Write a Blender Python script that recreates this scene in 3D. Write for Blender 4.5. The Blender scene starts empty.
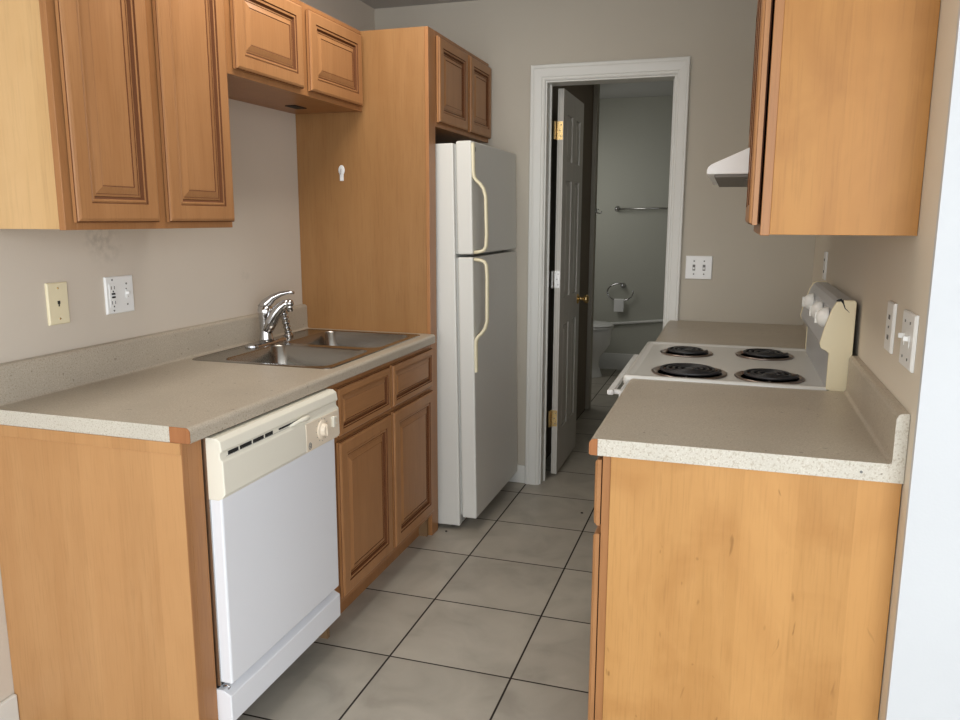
import bpy, bmesh, math, random
from mathutils import Vector, Matrix
random.seed(4)
PI = math.pi
SC = bpy.context.scene
COL = SC.collection

# ------------------------------------------------------------------ materials
def new_mat(name):
    m = bpy.data.materials.new(name); m.use_nodes = True
    nt = m.node_tree; b = nt.nodes['Principled BSDF']
    return m, nt, b

def plain(name, col, rough=.5, metal=0., bump=0., bscale=80., var=0., spec=.5, coat=0.):
    m, nt, b = new_mat(name)
    N, L = nt.nodes, nt.links
    b.inputs['Roughness'].default_value = rough
    b.inputs['Metallic'].default_value = metal
    b.inputs['Specular IOR Level'].default_value = spec
    b.inputs['Coat Weight'].default_value = coat
    tc = N.new('ShaderNodeTexCoord')
    nz = N.new('ShaderNodeTexNoise'); nz.inputs['Scale'].default_value = 3.; nz.inputs['Detail'].default_value = 4
    L.new(tc.outputs['Object'], nz.inputs['Vector'])
    mx = N.new('ShaderNodeMix'); mx.data_type = 'RGBA'
    mx.inputs['A'].default_value = (*[c * (1 - var) for c in col], 1)
    mx.inputs['B'].default_value = (*[min(1, c * (1 + var)) for c in col], 1)
    L.new(nz.outputs['Fac'], mx.inputs['Factor']); L.new(mx.outputs['Result'], b.inputs['Base Color'])
    if bump:
        n2 = N.new('ShaderNodeTexNoise'); n2.inputs['Scale'].default_value = bscale; n2.inputs['Detail'].default_value = 3
        L.new(tc.outputs['Object'], n2.inputs['Vector'])
        bp = N.new('ShaderNodeBump'); bp.inputs['Strength'].default_value = bump; bp.inputs['Distance'].default_value = .002
        L.new(n2.outputs['Fac'], bp.inputs['Height']); L.new(bp.outputs['Normal'], b.inputs['Normal'])
    return m

def wood(name, c1, c2, c3, rough=.38, horiz=None, blotch=.35, staves=False, knots=False):
    """maple veneer: long grain along Z (or along the axis in horiz), soft blotches, fine pores"""
    m, nt, b = new_mat(name)
    N, L = nt.nodes, nt.links
    b.inputs['Roughness'].default_value = rough; b.inputs['Specular IOR Level'].default_value = .28
    tc = N.new('ShaderNodeTexCoord'); oi = N.new('ShaderNodeObjectInfo')
    off = N.new('ShaderNodeVectorMath'); off.operation = 'SCALE'; off.inputs['Scale'].default_value = 17.
    cmb = N.new('ShaderNodeCombineXYZ')
    for k in range(3): L.new(oi.outputs['Random'], cmb.inputs[k])
    L.new(cmb.outputs[0], off.inputs[0])
    add = N.new('ShaderNodeVectorMath'); add.operation = 'ADD'
    L.new(tc.outputs['Object'], add.inputs[0]); L.new(off.outputs[0], add.inputs[1])
    def noise(scl, detail=3, dist=0.):
        mp = N.new('ShaderNodeMapping')
        s = {'z': (scl[0], scl[0], scl[1]), 'y': (scl[0], scl[1], scl[0])}[horiz or 'z']
        mp.inputs['Scale'].default_value = s
        L.new(add.outputs[0], mp.inputs['Vector'])
        n = N.new('ShaderNodeTexNoise'); n.inputs['Scale'].default_value = 1.
        n.inputs['Detail'].default_value = detail; n.inputs['Distortion'].default_value = dist
        L.new(mp.outputs[0], n.inputs['Vector'])
        return n
    g = noise((14, 1.3), 4, .9); f = noise((190, 9), 3); bl = noise((4.5, 3.4), 5, 1.2)
    def mix(a, bb, fac, bt='MIX'):
        x = N.new('ShaderNodeMix'); x.data_type = 'RGBA'; x.blend_type = bt
        for s, v in (('A', a), ('B', bb), ('Factor', fac)):
            if isinstance(v, tuple): x.inputs[s].default_value = v
            elif isinstance(v, float): x.inputs[s].default_value = v
            else: L.new(v, x.inputs[s])
        return x.outputs['Result']
    def ramp(src, lo, hi, a=0., bb=1.):
        r = N.new('ShaderNodeMapRange'); r.inputs['From Min'].default_value = lo; r.inputs['From Max'].default_value = hi
        r.inputs['To Min'].default_value = a; r.inputs['To Max'].default_value = bb
        L.new(src, r.inputs['Value']); return r.outputs['Result']
    c = mix((*c1, 1), (*c2, 1), ramp(g.outputs['Fac'], .3, .7))
    c = mix(c, (*c3, 1), ramp(bl.outputs['Fac'], .45, .75, 0., blotch))
    c = mix(c, (*[v * .62 for v in c3], 1), ramp(f.outputs['Fac'], .5, .8, 0., .3))
    if staves:
        sp = N.new('ShaderNodeSeparateXYZ'); L.new(tc.outputs['Object'], sp.inputs[0])
        md = N.new('ShaderNodeMath'); md.operation = 'MULTIPLY'; md.inputs[1].default_value = 9.
        L.new(sp.outputs['X'], md.inputs[0])
        fl = N.new('ShaderNodeMath'); fl.operation = 'FLOOR'; L.new(md.outputs[0], fl.inputs[0])
        wn = N.new('ShaderNodeTexWhiteNoise'); wn.noise_dimensions = '1D'; L.new(fl.outputs[0], wn.inputs['W'])
        c = mix(c, (*[v * 1.18 for v in c1], 1), ramp(wn.outputs['Value'], 0, 1, 0., .45))
    if knots:
        vz = noise((9, 4.5), 2, 3.0)
        c = mix(c, (*[v * .45 for v in c3], 1), ramp(vz.outputs['Fac'], .69, .76, 0., .6))
    L.new(c, b.inputs['Base Color'])
    bp = N.new('ShaderNodeBump'); bp.inputs['Strength'].default_value = .08; bp.inputs['Distance'].default_value = .001
    L.new(f.outputs['Fac'], bp.inputs['Height']); L.new(bp.outputs['Normal'], b.inputs['Normal'])
    return m

def speckle(name, base, dark, light, rough=.4):
    m, nt, b = new_mat(name); N, L = nt.nodes, nt.links
    b.inputs['Roughness'].default_value = rough
    tc = N.new('ShaderNodeTexCoord')
    def nz(s, lo, hi, mxv):
        n = N.new('ShaderNodeTexNoise'); n.inputs['Scale'].default_value = s; n.inputs['Detail'].default_value = 2
        L.new(tc.outputs['Object'], n.inputs['Vector'])
        r = N.new('ShaderNodeMapRange'); r.inputs['From Min'].default_value = lo; r.inputs['From Max'].default_value = hi
        r.inputs['To Max'].default_value = mxv; L.new(n.outputs['Fac'], r.inputs['Value']); return r.outputs[0]
    def mix(a, c, f):
        x = N.new('ShaderNodeMix'); x.data_type = 'RGBA'
        if isinstance(a, tuple): x.inputs['A'].default_value = a
        else: L.new(a, x.inputs['A'])
        x.inputs['B'].default_value = c; L.new(f, x.inputs['Factor']); return x.outputs['Result']
    c = mix((*base, 1), (*dark, 1), nz(240, .52, .66, .75))
    c = mix(c, (*light, 1), nz(330, .55, .7, .7))
    c = mix(c, (*[v * .8 for v in base], 1), nz(6, .45, .75, .4))
    c = mix(c, (*[v * .5 for v in dark], 1), nz(60, .70, .74, .6))
    L.new(c, b.inputs['Base Color'])
    return m

TS, TX, TY = .4077, .8407, .6508
def tile_floor():
    m, nt, b = new_mat('ceramic_tile'); N, L = nt.nodes, nt.links
    tc = N.new('ShaderNodeTexCoord'); sp = N.new('ShaderNodeSeparateXYZ'); L.new(tc.outputs['Object'], sp.inputs[0])
    def M(op, a, bb=None):
        n = N.new('ShaderNodeMath'); n.operation = op
        for i, v in enumerate((a, bb)):
            if v is None: continue
            if isinstance(v, (int, float)): n.inputs[i].default_value = v
            else: L.new(v, n.inputs[i])
        return n.outputs[0]
    ex, ids = [], []
    for ax, o in (('X', TX), ('Y', TY)):
        u = M('DIVIDE', M('SUBTRACT', sp.outputs[ax], o), TS)
        fr = M('FRACT', u); ids.append(M('FLOOR', u))
        ex.append(M('MINIMUM', fr, M('SUBTRACT', 1., fr)))
    e = M('MINIMUM', ex[0], ex[1])
    gr = N.new('ShaderNodeMapRange'); gr.inputs['From Min'].default_value = .0062; gr.inputs['From Max'].default_value = .0095
    gr.interpolation_type = 'SMOOTHSTEP'; L.new(e, gr.inputs['Value'])
    cm = N.new('ShaderNodeCombineXYZ'); L.new(ids[0], cm.inputs[0]); L.new(ids[1], cm.inputs[1])
    wn = N.new('ShaderNodeTexWhiteNoise'); L.new(cm.outputs[0], wn.inputs['Vector'])
    ad = N.new('ShaderNodeVectorMath'); ad.operation = 'ADD'; L.new(tc.outputs['Object'], ad.inputs[0])
    sc_ = N.new('ShaderNodeVectorMath'); sc_.operation = 'SCALE'; sc_.inputs['Scale'].default_value = 9.
    L.new(wn.outputs['Color'], sc_.inputs[0]); L.new(sc_.outputs[0], ad.inputs[1])
    n1 = N.new('ShaderNodeTexNoise'); n1.inputs['Scale'].default_value = 5.5; n1.inputs['Detail'].default_value = 7; n1.inputs['Distortion'].default_value = .6
    L.new(ad.outputs[0], n1.inputs['Vector'])
    cr = N.new('ShaderNodeValToRGB'); L.new(n1.outputs['Fac'], cr.inputs[0])
    cr.color_ramp.elements[0].position = .3; cr.color_ramp.elements[0].color = (.35, .322, .272, 1)
    cr.color_ramp.elements[1].position = .66; cr.color_ramp.elements[1].color = (.475, .44, .375, 1)
    e2 = cr.color_ramp.elements.new(.47); e2.color = (.42, .388, .33, 1)
    br = N.new('ShaderNodeMix'); br.data_type = 'RGBA'; br.blend_type = 'MULTIPLY'; br.inputs['Factor'].default_value = 1.
    bv = N.new('ShaderNodeMapRange'); bv.inputs['To Min'].default_value = .9; bv.inputs['To Max'].default_value = 1.06
    L.new(wn.outputs['Value'], bv.inputs['Value']); cb = N.new('ShaderNodeCombineColor')
    for k in range(3): L.new(bv.outputs[0], cb.inputs[k])
    L.new(cr.outputs[0], br.inputs['A']); L.new(cb.outputs[0], br.inputs['B'])
    mx = N.new('ShaderNodeMix'); mx.data_type = 'RGBA'; mx.inputs['A'].default_value = (.02, .014, .010, 1)
    L.new(gr.outputs[0], mx.inputs['Factor']); L.new(br.outputs['Result'], mx.inputs['B'])
    L.new(mx.outputs['Result'], b.inputs['Base Color'])
    rr = N.new('ShaderNodeMapRange'); rr.inputs['To Min'].default_value = .9; rr.inputs['To Max'].default_value = .42
    L.new(gr.outputs[0], rr.inputs['Value']); L.new(rr.outputs[0], b.inputs['Roughness'])
    bp = N.new('ShaderNodeBump'); bp.inputs['Strength'].default_value = .5; bp.inputs['Distance'].default_value = .002
    L.new(gr.outputs[0], bp.inputs['Height']); L.new(bp.outputs['Normal'], b.inputs['Normal'])
    return m

def wall_mat(name, col, stains=()):
    m, nt, b = new_mat(name); N, L = nt.nodes, nt.links
    b.inputs['Roughness'].default_value = .75
    tc = N.new('ShaderNodeTexCoord')
    n = N.new('ShaderNodeTexNoise'); n.inputs['Scale'].default_value = 2.; n.inputs['Detail'].default_value = 5
    L.new(tc.outputs['Object'], n.inputs['Vector'])
    mx = N.new('ShaderNodeMix'); mx.data_type = 'RGBA'
    mx.inputs['A'].default_value = (*[c * .94 for c in col], 1); mx.inputs['B'].default_value = (*[c * 1.05 for c in col], 1)
    L.new(n.outputs['Fac'], mx.inputs['Factor']); out = mx.outputs['Result']
    n3 = N.new('ShaderNodeTexNoise'); n3.inputs['Scale'].default_value = 38.; n3.inputs['Detail'].default_value = 3
    L.new(tc.outputs['Object'], n3.inputs['Vector'])
    for (x, y, z, r, a) in stains:      # scuffs in the paint, modulated by noise
        d = N.new('ShaderNodeVectorMath'); d.operation = 'DISTANCE'; d.inputs[1].default_value = (x, y, z)
        L.new(tc.outputs['Object'], d.inputs[0])
        r_ = N.new('ShaderNodeMapRange'); r_.inputs['From Min'].default_value = r; r_.inputs['From Max'].default_value = 0
        r_.inputs['To Max'].default_value = a; r_.interpolation_type = 'SMOOTHSTEP'; L.new(d.outputs['Value'], r_.inputs['Value'])
        k = N.new('ShaderNodeMapRange'); k.inputs['From Min'].default_value = .42; k.inputs['From Max'].default_value = .62
        L.new(n3.outputs['Fac'], k.inputs['Value'])
        p = N.new('ShaderNodeMath'); p.operation = 'MULTIPLY'; L.new(r_.outputs[0], p.inputs[0]); L.new(k.outputs[0], p.inputs[1])
        y_ = N.new('ShaderNodeMix'); y_.data_type = 'RGBA'; L.new(out, y_.inputs['A']); y_.inputs['B'].default_value = (*[c * .45 for c in col], 1)
        L.new(p.outputs[0], y_.inputs['Factor']); out = y_.outputs['Result']
    L.new(out, b.inputs['Base Color'])
    n2 = N.new('ShaderNodeTexNoise'); n2.inputs['Scale'].default_value = 160; n2.inputs['Detail'].default_value = 3
    L.new(tc.outputs['Object'], n2.inputs['Vector'])
    bp = N.new('ShaderNodeBump'); bp.inputs['Strength'].default_value = .12; bp.inputs['Distance'].default_value = .002
    L.new(n2.outputs['Fac'], bp.inputs['Height']); L.new(bp.outputs['Normal'], b.inputs['Normal'])
    return m

M_PANEL = wood('light_maple_veneer', (.50, .275, .118), (.45, .235, .095), (.37, .18, .066), .36, blotch=.35, staves=True)
M_PANELK = wood('knotty_maple_veneer', (.53, .285, .102), (.47, .245, .082), (.36, .165, .048), .36, blotch=.6, staves=True, knots=True)
M_HONEY = wood('honey_maple_veneer', (.46, .225, .062), (.42, .195, .052), (.32, .135, .034), .45, blotch=.7, staves=True)
M_PALE = wood('pale_maple_veneer', (.60, .395, .195), (.55, .345, .155), (.46, .27, .11), .36, blotch=.4, staves=True)
M_TALL = wood('tall_maple_veneer', (.33, .172, .066), (.295, .148, .054), (.25, .12, .040), .42, blotch=.3)
M_DOOR = wood('stained_maple', (.415, .205, .085), (.365, .172, .068), (.30, .135, .050), .33, blotch=.3)
M_DOORH = wood('stained_maple_horizontal', (.415, .205, .085), (.365, .172, .068), (.30, .135, .050), .33, horiz='y', blotch=.3)
M_FRAME = wood('stained_maple_frame', (.395, .187, .074), (.345, .158, .060), (.28, .122, .044), .35, blotch=.3)
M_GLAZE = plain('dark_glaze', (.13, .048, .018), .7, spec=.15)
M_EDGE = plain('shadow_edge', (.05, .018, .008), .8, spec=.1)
M_INNER = plain('cabinet_inside', (.22, .13, .06), .7)
M_LAMCAP = speckle('light_speckled_laminate', (.57, .54, .465), (.38, .32, .24), (.70, .67, .60))  # lighter tones of the worktop speckle, for the end caps
M_LAM = speckle('speckled_laminate', (.46, .405, .325), (.33, .27, .20), (.60, .55, .46))
M_CORE = wood('bare_core', (.40, .17, .07), (.32, .13, .05), (.25, .09, .035), .8)
M_WALL = wall_mat('beige_wall_paint', (.62, .555, .47), [(0, .47, 1.325, .10, .35), (0, .43, 1.35, .07, .3), (0, 1.19, 1.18, .04, .2)])
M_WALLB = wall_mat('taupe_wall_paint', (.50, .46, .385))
M_WALLH = wall_mat('shaded_hallway_wall', (.17, .135, .095))  # dark brown puts the unlit hallway's shade into the wall colour
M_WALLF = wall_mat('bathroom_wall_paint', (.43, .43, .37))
M_WHITEW = wall_mat('white_wall_paint', (.56, .58, .60))
M_WALLR = wall_mat('beige_wall_lightened', (.70, .64, .535))  # beige wall colour lightened in place of bounced light
M_CEIL = wall_mat('ceiling_paint', (.50, .50, .48))
M_TILE = tile_floor()
M_TRIM = plain('white_trim_paint', (.70, .70, .66), .4, bump=.05, var=.03)
M_LEAF = plain('white_door_paint', (.56, .54, .49), .45, var=.03)
M_APPL = plain('white_enamel', (.80, .81, .80), .28, var=.02)
M_DW = plain('dishwasher_white', (.80, .82, .86), .28, var=.01)
M_BISQ = plain('bisque_plastic', (.80, .77, .66), .4, var=.02)
M_BISQP = plain('pinkish_bisque_label', (.78, .68, .54), .45, var=.02)
M_CREAM = plain('cream_plastic', (.80, .72, .50), .45, var=.03)
M_FRIDGE = plain('fridge_white', (.66, .66, .62), .42, bump=.12, bscale=350, var=.02)
M_BLACK = plain('black_rubber', (.012, .012, .012), .7)
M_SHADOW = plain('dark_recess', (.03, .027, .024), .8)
M_GREY = plain('grey_mark', (.18, .18, .17), .6)
M_SINK = plain('sink_steel', (.36, .34, .31), .24, 1., bump=.08, bscale=260)
M_STEEL = plain('brushed_steel', (.50, .49, .47), .28, 1., bump=.1, bscale=200)
M_CHROME = plain('chrome', (.55, .55, .56), .1, 1.)
M_BRASS = plain('brass', (.72, .52, .24), .25, 1.)
M_COIL = plain('black_coil', (.02, .02, .022), .42)
M_PAN = plain('drip_pan', (.30, .24, .21), .3, 1.)
M_PLATE = plain('white_wall_plate', (.84, .85, .84), .35)
M_HOOD = plain('hood_enamel', (.86, .87, .86), .35)
M_FILTER = plain('hood_underside', (.20, .185, .165), .6, .2)
M_PORC = plain('porcelain', (.74, .74, .72), .15)
M_CLOTH = plain('white_cloth', (.74, .74, .72), .9, bump=.3)
M_PANELGREY = plain('range_panel_grey', (.44, .45, .46), .35, var=.02)
M_KNOB = plain('white_knob', (.80, .80, .76), .35)

# ------------------------------------------------------------------ mesh helper
class MB:
    def __init__(s): s.v = []; s.f = []; s.m = []; s.sm = []
    def add(s, verts, faces, mi=0, smooth=False):
        o = len(s.v); s.v += [tuple(v) for v in verts]
        for f in faces: s.f.append([i + o for i in f]); s.m.append(mi); s.sm.append(smooth)
        return s
    def box(s, x0, x1, y0, y1, z0, z1, mi=0):
        v = [(x, y, z) for x in (x0, x1) for y in (y0, y1) for z in (z0, z1)]
        return s.add(v, [(0, 1, 3, 2), (4, 6, 7, 5), (0, 4, 5, 1), (2, 3, 7, 6), (0, 2, 6, 4), (1, 5, 7, 3)], mi)
    def prism(s, poly, a0, a1, axis='y', mi=0, smooth=False):
        """polygon in the two other axes, extruded along axis"""
        def P(p, a):
            return {'y': (p[0], a, p[1]), 'x': (a, p[0], p[1]), 'z': (p[0], p[1], a)}[axis]
        n = len(poly)
        v = [P(p, a0) for p in poly] + [P(p, a1) for p in poly]
        s.add(v, [list(range(n)), list(range(2 * n - 1, n - 1, -1))], mi)
        o = len(s.v) - 2 * n
        for i in range(n):
            j = (i + 1) % n
            s.f.append([o + i, o + n + i, o + n + j, o + j]); s.m.append(mi); s.sm.append(smooth)
        return s
    def tube(s, pts, r, n=12, mi=0, cap=True, closed=False):
        pts = [Vector(p) for p in pts]; R = r if isinstance(r, (list, tuple)) else [r] * len(pts)
        rings = []; up = None; m = len(pts)
        for i, p in enumerate(pts):
            if closed: t = (pts[(i + 1) % m] - pts[i - 1]).normalized()
            else: t = (pts[min(i + 1, m - 1)] - pts[max(i - 1, 0)]).normalized()
            if up is None:
                up = Vector((0, 0, 1)) if abs(t.z) < .9 else Vector((1, 0, 0))
            a = t.cross(up).normalized(); up = a.cross(t).normalized()
            rings.append([p + (a * math.cos(2 * PI * k / n) + up * math.sin(2 * PI * k / n)) * R[i] for k in range(n)])
        v = [q for rg in rings for q in rg]; f = []
        for i in range(m if closed else m - 1):
            i2 = (i + 1) % m
            for k in range(n): f.append((i * n + k, i * n + (k + 1) % n, i2 * n + (k + 1) % n, i2 * n + k))
        s.add(v, f, mi, True)
        if cap and not closed:
            o = len(s.v) - len(v)
            s.f += [[o + k for k in range(n)][::-1], [o + (m - 1) * n + k for k in range(n)]]; s.m += [mi, mi]; s.sm += [False, False]
        return s
    def lathe(s, prof, c, n=32, axis='z', mi=0, sx=1., sy=1., smooth=True):
        """prof: (radius, height) pairs around an axis through c"""
        def P(r, h, a):
            ca, sa = math.cos(a) * r * sx, math.sin(a) * r * sy
            d = {'z': (ca, sa, h), 'x': (h, ca, sa), 'y': (ca, h, sa)}[axis]
            return tuple(c[i] + d[i] for i in range(3))
        v = [P(r, h, 2 * PI * k / n) for r, h in prof for k in range(n)]; f = []
        for i in range(len(prof) - 1):
            for k in range(n): f.append((i * n + k, i * n + (k + 1) % n, (i + 1) * n + (k + 1) % n, (i + 1) * n + k))
        s.add(v, f, mi, smooth)
        o = len(s.v) - len(v)
        for i, rev in ((0, True), (len(prof) - 1, False)):
            if prof[i][0] > 1e-5:
                q = [o + i * n + k for k in range(n)]
                s.f.append(q[::-1] if rev else q); s.m.append(mi); s.sm.append(False)
        return s
    def sphere(s, c, r, n=16, mi=0, sc=(1, 1, 1)):
        prof = [(max(1e-4, math.sin(PI * i / 10)) , -math.cos(PI * i / 10)) for i in range(11)]
        v = [(c[0] + r * sc[0] * a * math.cos(2 * PI * k / n), c[1] + r * sc[1] * a * math.sin(2 * PI * k / n), c[2] + r * sc[2] * h) for a, h in prof for k in range(n)]
        f = [(i * n + k, i * n + (k + 1) % n, (i + 1) * n + (k + 1) % n, (i + 1) * n + k) for i in range(10) for k in range(n)]
        return s.add(v, f, mi, True)
    def loops(s, loops, mats, cap=True, capm=0):
        """rings of equal length joined in order; mats[i] is the material between ring i and i+1"""
        n = len(loops[0]); o = len(s.v)
        for l in loops: s.v += [tuple(p) for p in l]
        for i in range(len(loops) - 1):
            for k in range(n):
                s.f.append([o + i * n + k, o + i * n + (k + 1) % n, o + (i + 1) * n + (k + 1) % n, o + (i + 1) * n + k])
                s.m.append(mats[i]); s.sm.append(False)
        if cap:
            s.f.append([o + (len(loops) - 1) * n + k for k in range(n)]); s.m.append(capm); s.sm.append(False)
        return s

ROOT = {}
def link(name, mb, mats, parent=None, org=None, bevel=0., seg=2, nofix=False):
    if not isinstance(mats, (list, tuple)): mats = [mats]
    if parent is not None: org = ROOT[parent.name]
    elif org is None:
        xs, ys, zs = zip(*mb.v); org = ((min(xs) + max(xs)) / 2, (min(ys) + max(ys)) / 2, min(zs))
    me = bpy.data.meshes.new(name)
    me.from_pydata([(v[0] - org[0], v[1] - org[1], v[2] - org[2]) for v in mb.v], [], mb.f)
    for m in mats: me.materials.append(m)
    for p, mi, sm in zip(me.polygons, mb.m, mb.sm): p.material_index = mi; p.use_smooth = sm
    if not nofix:
        bm = bmesh.new(); bm.from_mesh(me); bmesh.ops.recalc_face_normals(bm, faces=bm.faces); bm.to_mesh(me); bm.free()
    me.update()
    o = bpy.data.objects.new(name, me); COL.objects.link(o)
    if parent is not None: o.parent = parent
    else: o.location = org
    ROOT[o.name] = org
    if bevel:
        b = o.modifiers.new('bevel', 'BEVEL'); b.width = bevel; b.segments = seg; b.limit_method = 'ANGLE'; b.angle_limit = math.radians(40)
        b.harden_normals = False
    return o
def tag(o, label, cat, group=None):
    o['label'] = label; o['category'] = cat
    if group: o['group'] = group
    return o
def thing(name, label, cat, loc, group=None):
    o = bpy.data.objects.new(name, None); COL.objects.link(o); o.location = loc; o.empty_display_size = .05
    ROOT[o.name] = tuple(loc)
    return tag(o, label, cat, group)
def struct(o): o['kind'] = 'structure'; return o

# ------------------------------------------------------------------ raised panel fronts
def panel_door(parent, name, A, ud, nd, w, h, horiz=False, th=.019, s=None):
    """raised-panel front; A lower corner at the back face, ud width direction, nd outward normal"""
    A, ud, nd, vd = Vector(A), Vector(ud), Vector(nd), Vector((0, 0, 1))
    s = s or min(1., min(w, h) / .25)
    def ring(i, d): return [A + ud * a + vd * b + nd * d for a, b in ((i, i), (w - i, i), (w - i, h - i), (i, h - i))]
    k = th / .019
    L = [(.003, 0), (.003, .0028), (0, .0028), (0, .0120), (.0025, .0125), (.004, .0165), (.010, .019), (.044 * s, .019), (.0462 * s, .0145), (.050 * s, .0170), (.0545 * s, .0165), (.0565 * s, .0115), (.061 * s, .008)]
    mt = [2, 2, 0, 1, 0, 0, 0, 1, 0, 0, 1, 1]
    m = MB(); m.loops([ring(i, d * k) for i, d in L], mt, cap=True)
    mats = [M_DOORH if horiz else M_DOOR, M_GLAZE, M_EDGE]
    d = link(name, m, mats, parent)
    L2 = [(.060 * s, .006), (.061 * s, .0095), (.066 * s, .0110), (.0675 * s, .0095), (.070 * s, .0105), (.084 * s, .0150), (.0862 * s, .0132), (.088 * s, .0140)]
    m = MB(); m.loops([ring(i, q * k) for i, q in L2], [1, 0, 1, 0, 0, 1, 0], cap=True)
    link('raised_panel', m, mats, d)
    return d

# =================================================================== SETTING
H = 2.461; YB = 2.438; W = 2.185; YF = 5.85
struct(link('floor', MB().box(-.12, 4.3, -4.6, 6., -.05, 0), M_TILE, org=(0, 0, 0)))
struct(link('ceiling', MB().box(-.12, 4.3, -4.6, 6., H, H + .06), M_CEIL, org=(0, 0, 0)))
struct(link('wall_left', MB().box(-.12, 0, -4.6, YB, 0, H), M_WALL, org=(0, 0, 0)))
DL, DR, DT = .905, 1.537, 2.068
wb = MB().box(-.12, DL, YB, YB + .12, 0, H).box(DR, W + .12, YB, YB + .12, 0, H).box(DL, DR, YB, YB + .12, DT, H)
struct(link('wall_back', wb, M_WALLB, org=(0, 0, 0)))
struct(link('wall_right', MB().box(W, W + .12, .1695, YB, 0, H), M_WALLR, org=(0, 0, 0)))
struct(link('wall_front', MB().box(W, 4.3, .155, .1695, 0, H).box(W + .12, 4.3, .1695, .29, 0, H), M_WHITEW, org=(0, 0, 0)))
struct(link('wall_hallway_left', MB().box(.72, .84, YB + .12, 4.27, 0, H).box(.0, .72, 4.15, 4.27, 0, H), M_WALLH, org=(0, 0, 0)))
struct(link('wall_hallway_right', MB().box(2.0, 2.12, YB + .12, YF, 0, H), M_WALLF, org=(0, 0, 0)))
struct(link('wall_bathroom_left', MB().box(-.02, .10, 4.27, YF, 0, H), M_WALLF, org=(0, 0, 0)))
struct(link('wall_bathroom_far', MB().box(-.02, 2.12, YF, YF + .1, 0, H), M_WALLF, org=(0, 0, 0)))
# corner casing at the end of the hallway wall
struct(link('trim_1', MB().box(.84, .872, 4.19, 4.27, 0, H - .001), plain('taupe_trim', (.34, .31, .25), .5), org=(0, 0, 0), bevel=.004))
# baseboards
def baseboard(name, x0, x1, y0, y1, h, dirn):
    m = MB(); m.box(x0, x1, y0, y1, 0, h)
    struct(link(name, m, M_TRIM, org=(0, 0, 0), bevel=.005))
baseboard('baseboard_left', 0, .014, -4.5, -.001, .105, 0)
baseboard('baseboard_back', .70, .834, YB - .013, YB, .10, 0)
baseboard('baseboard_bathroom', .10, 2.0, YF - .016, YF, .155, 0)
baseboard('baseboard_front', W, 4.3, .141, .155, .10, 0)
# doorway casing
def casing(m, x0, x1, z0, z1):
    m.box(x0, x1, YB - .017, YB, z0, z1)
ca = MB()
prof = [(-.004, 0), (-.004, .009), (.002, .012), (.010, .012), (.014, .015), (.040, .017), (.050, .017), (.056, .020), (.066, .020), (.070, .017), (.070, 0)]
def urow(o, d):
    ol = o * (DL - .836) / .070; orr = o * (1.592 - DR) / .070
    return [(DL - ol, YB - d, 0), (DL - ol, YB - d, DT + o), (DR + orr, YB - d, DT + o), (DR + orr, YB - d, 0)]
rows = [urow(o, d) for o, d in prof]
vv = [p for r in rows for p in r]; ff = []
for a in range(len(rows)):
    b = (a + 1) % len(rows)
    for k in range(3): ff.append((a * 4 + k, a * 4 + k + 1, b * 4 + k + 1, b * 4 + k))
ca.add(vv, ff)
struct(link('trim_2', ca, M_TRIM, org=(0, 0, 0)))
jb = MB().box(DL, DL + .012, YB, YB + .12, 0, DT).box(DR - .012, DR, YB, YB + .12, 0, DT).box(DL + .012, DR - .012, YB, YB + .12, DT - .012, DT)
jb.box(DL + .012, DL + .022, YB + .06, YB + .075, 0, DT - .012).box(DR - .022, DR - .012, YB + .06, YB + .075, 0, DT - .012)
struct(link('trim_3', jb, M_TRIM, org=(0, 0, 0), bevel=.002))

# the six panel door, swung back into the hallway
DX0, DX1, DY0, DY1 = .936, .968, 2.600, 3.175
door = bpy.data.objects.new('door_1', None); COL.objects.link(door); door.location = (DX0, DY0, .012); ROOT[door.name] = (DX0, DY0, .012); struct(door)
door.rotation_euler = (0, 0, math.radians(.3))
m = MB().box(DX0 + .009, DX1 - .009, DY0, DY1, .012, 2.052)
zs = [(.012, .25), (.83, .98), (1.60, 1.70), (1.935, 2.052)]
ysz = [(DY0, DY0 + .10), (DY0 + .255, DY0 + .35), (DY1 - .10, DY1)]
for sx0, sx1 in ((DX0, DX0 + .01), (DX1 - .01, DX1)):
    for a, b in ysz: m.box(sx0, sx1, a, b, .012, 2.052)
    for a, b in zs:
        m.box(sx0, sx1, ysz[0][1], ysz[1][0], a, b); m.box(sx0, sx1, ysz[1][1], ysz[2][0], a, b)
leaf = link('door_leaf', m, M_LEAF, door, bevel=.0025)
for zi in range(3):
    for yi in range(2):
        y0, y1 = ysz[yi][1], ysz[yi + 1][0]; z0, z1 = zs[zi][1], zs[zi + 1][0]
        q = MB()
        for base, sg in ((DX1 - .009, 1), (DX0 + .009, -1)):
            def rg(i, d): return [(base + sg * d, y0 + i, z0 + i), (base + sg * d, y1 - i, z0 + i), (base + sg * d, y1 - i, z1 - i), (base + sg * d, y0 + i, z1 - i)]
            q.loops([rg(.006, -.001), rg(.008, .001), rg(.03, .0075)], [0, 0])
        link('raised_panel', q, M_LEAF, leaf)
for z, mt in ((1.845, M_BRASS), (1.085, M_STEEL), (.328, M_BRASS)):
    q = MB().box(DX0 + .001, DX1 - .003, DY0 - .003, DY0, z - .045, z + .045)
    q.tube([(DX0 - .006, DY0 - .006, z - .046), (DX0 - .006, DY0 - .006, z + .046)], .0065, 10)
    q.box(DX0 - .012, DX0 - .004, DY0 - .03, DY0 - .004, z - .045, z + .045)
    for dz in (-.028, 0, .028): q.lathe([(.0035, 0), (.0035, -.002)], (DX0 + .02 - (.006 if dz == 0 else 0), DY0 - .003, z + dz), 8, 'y', 1)
    link('hinge', q, [mt, M_GREY], door)
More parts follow.
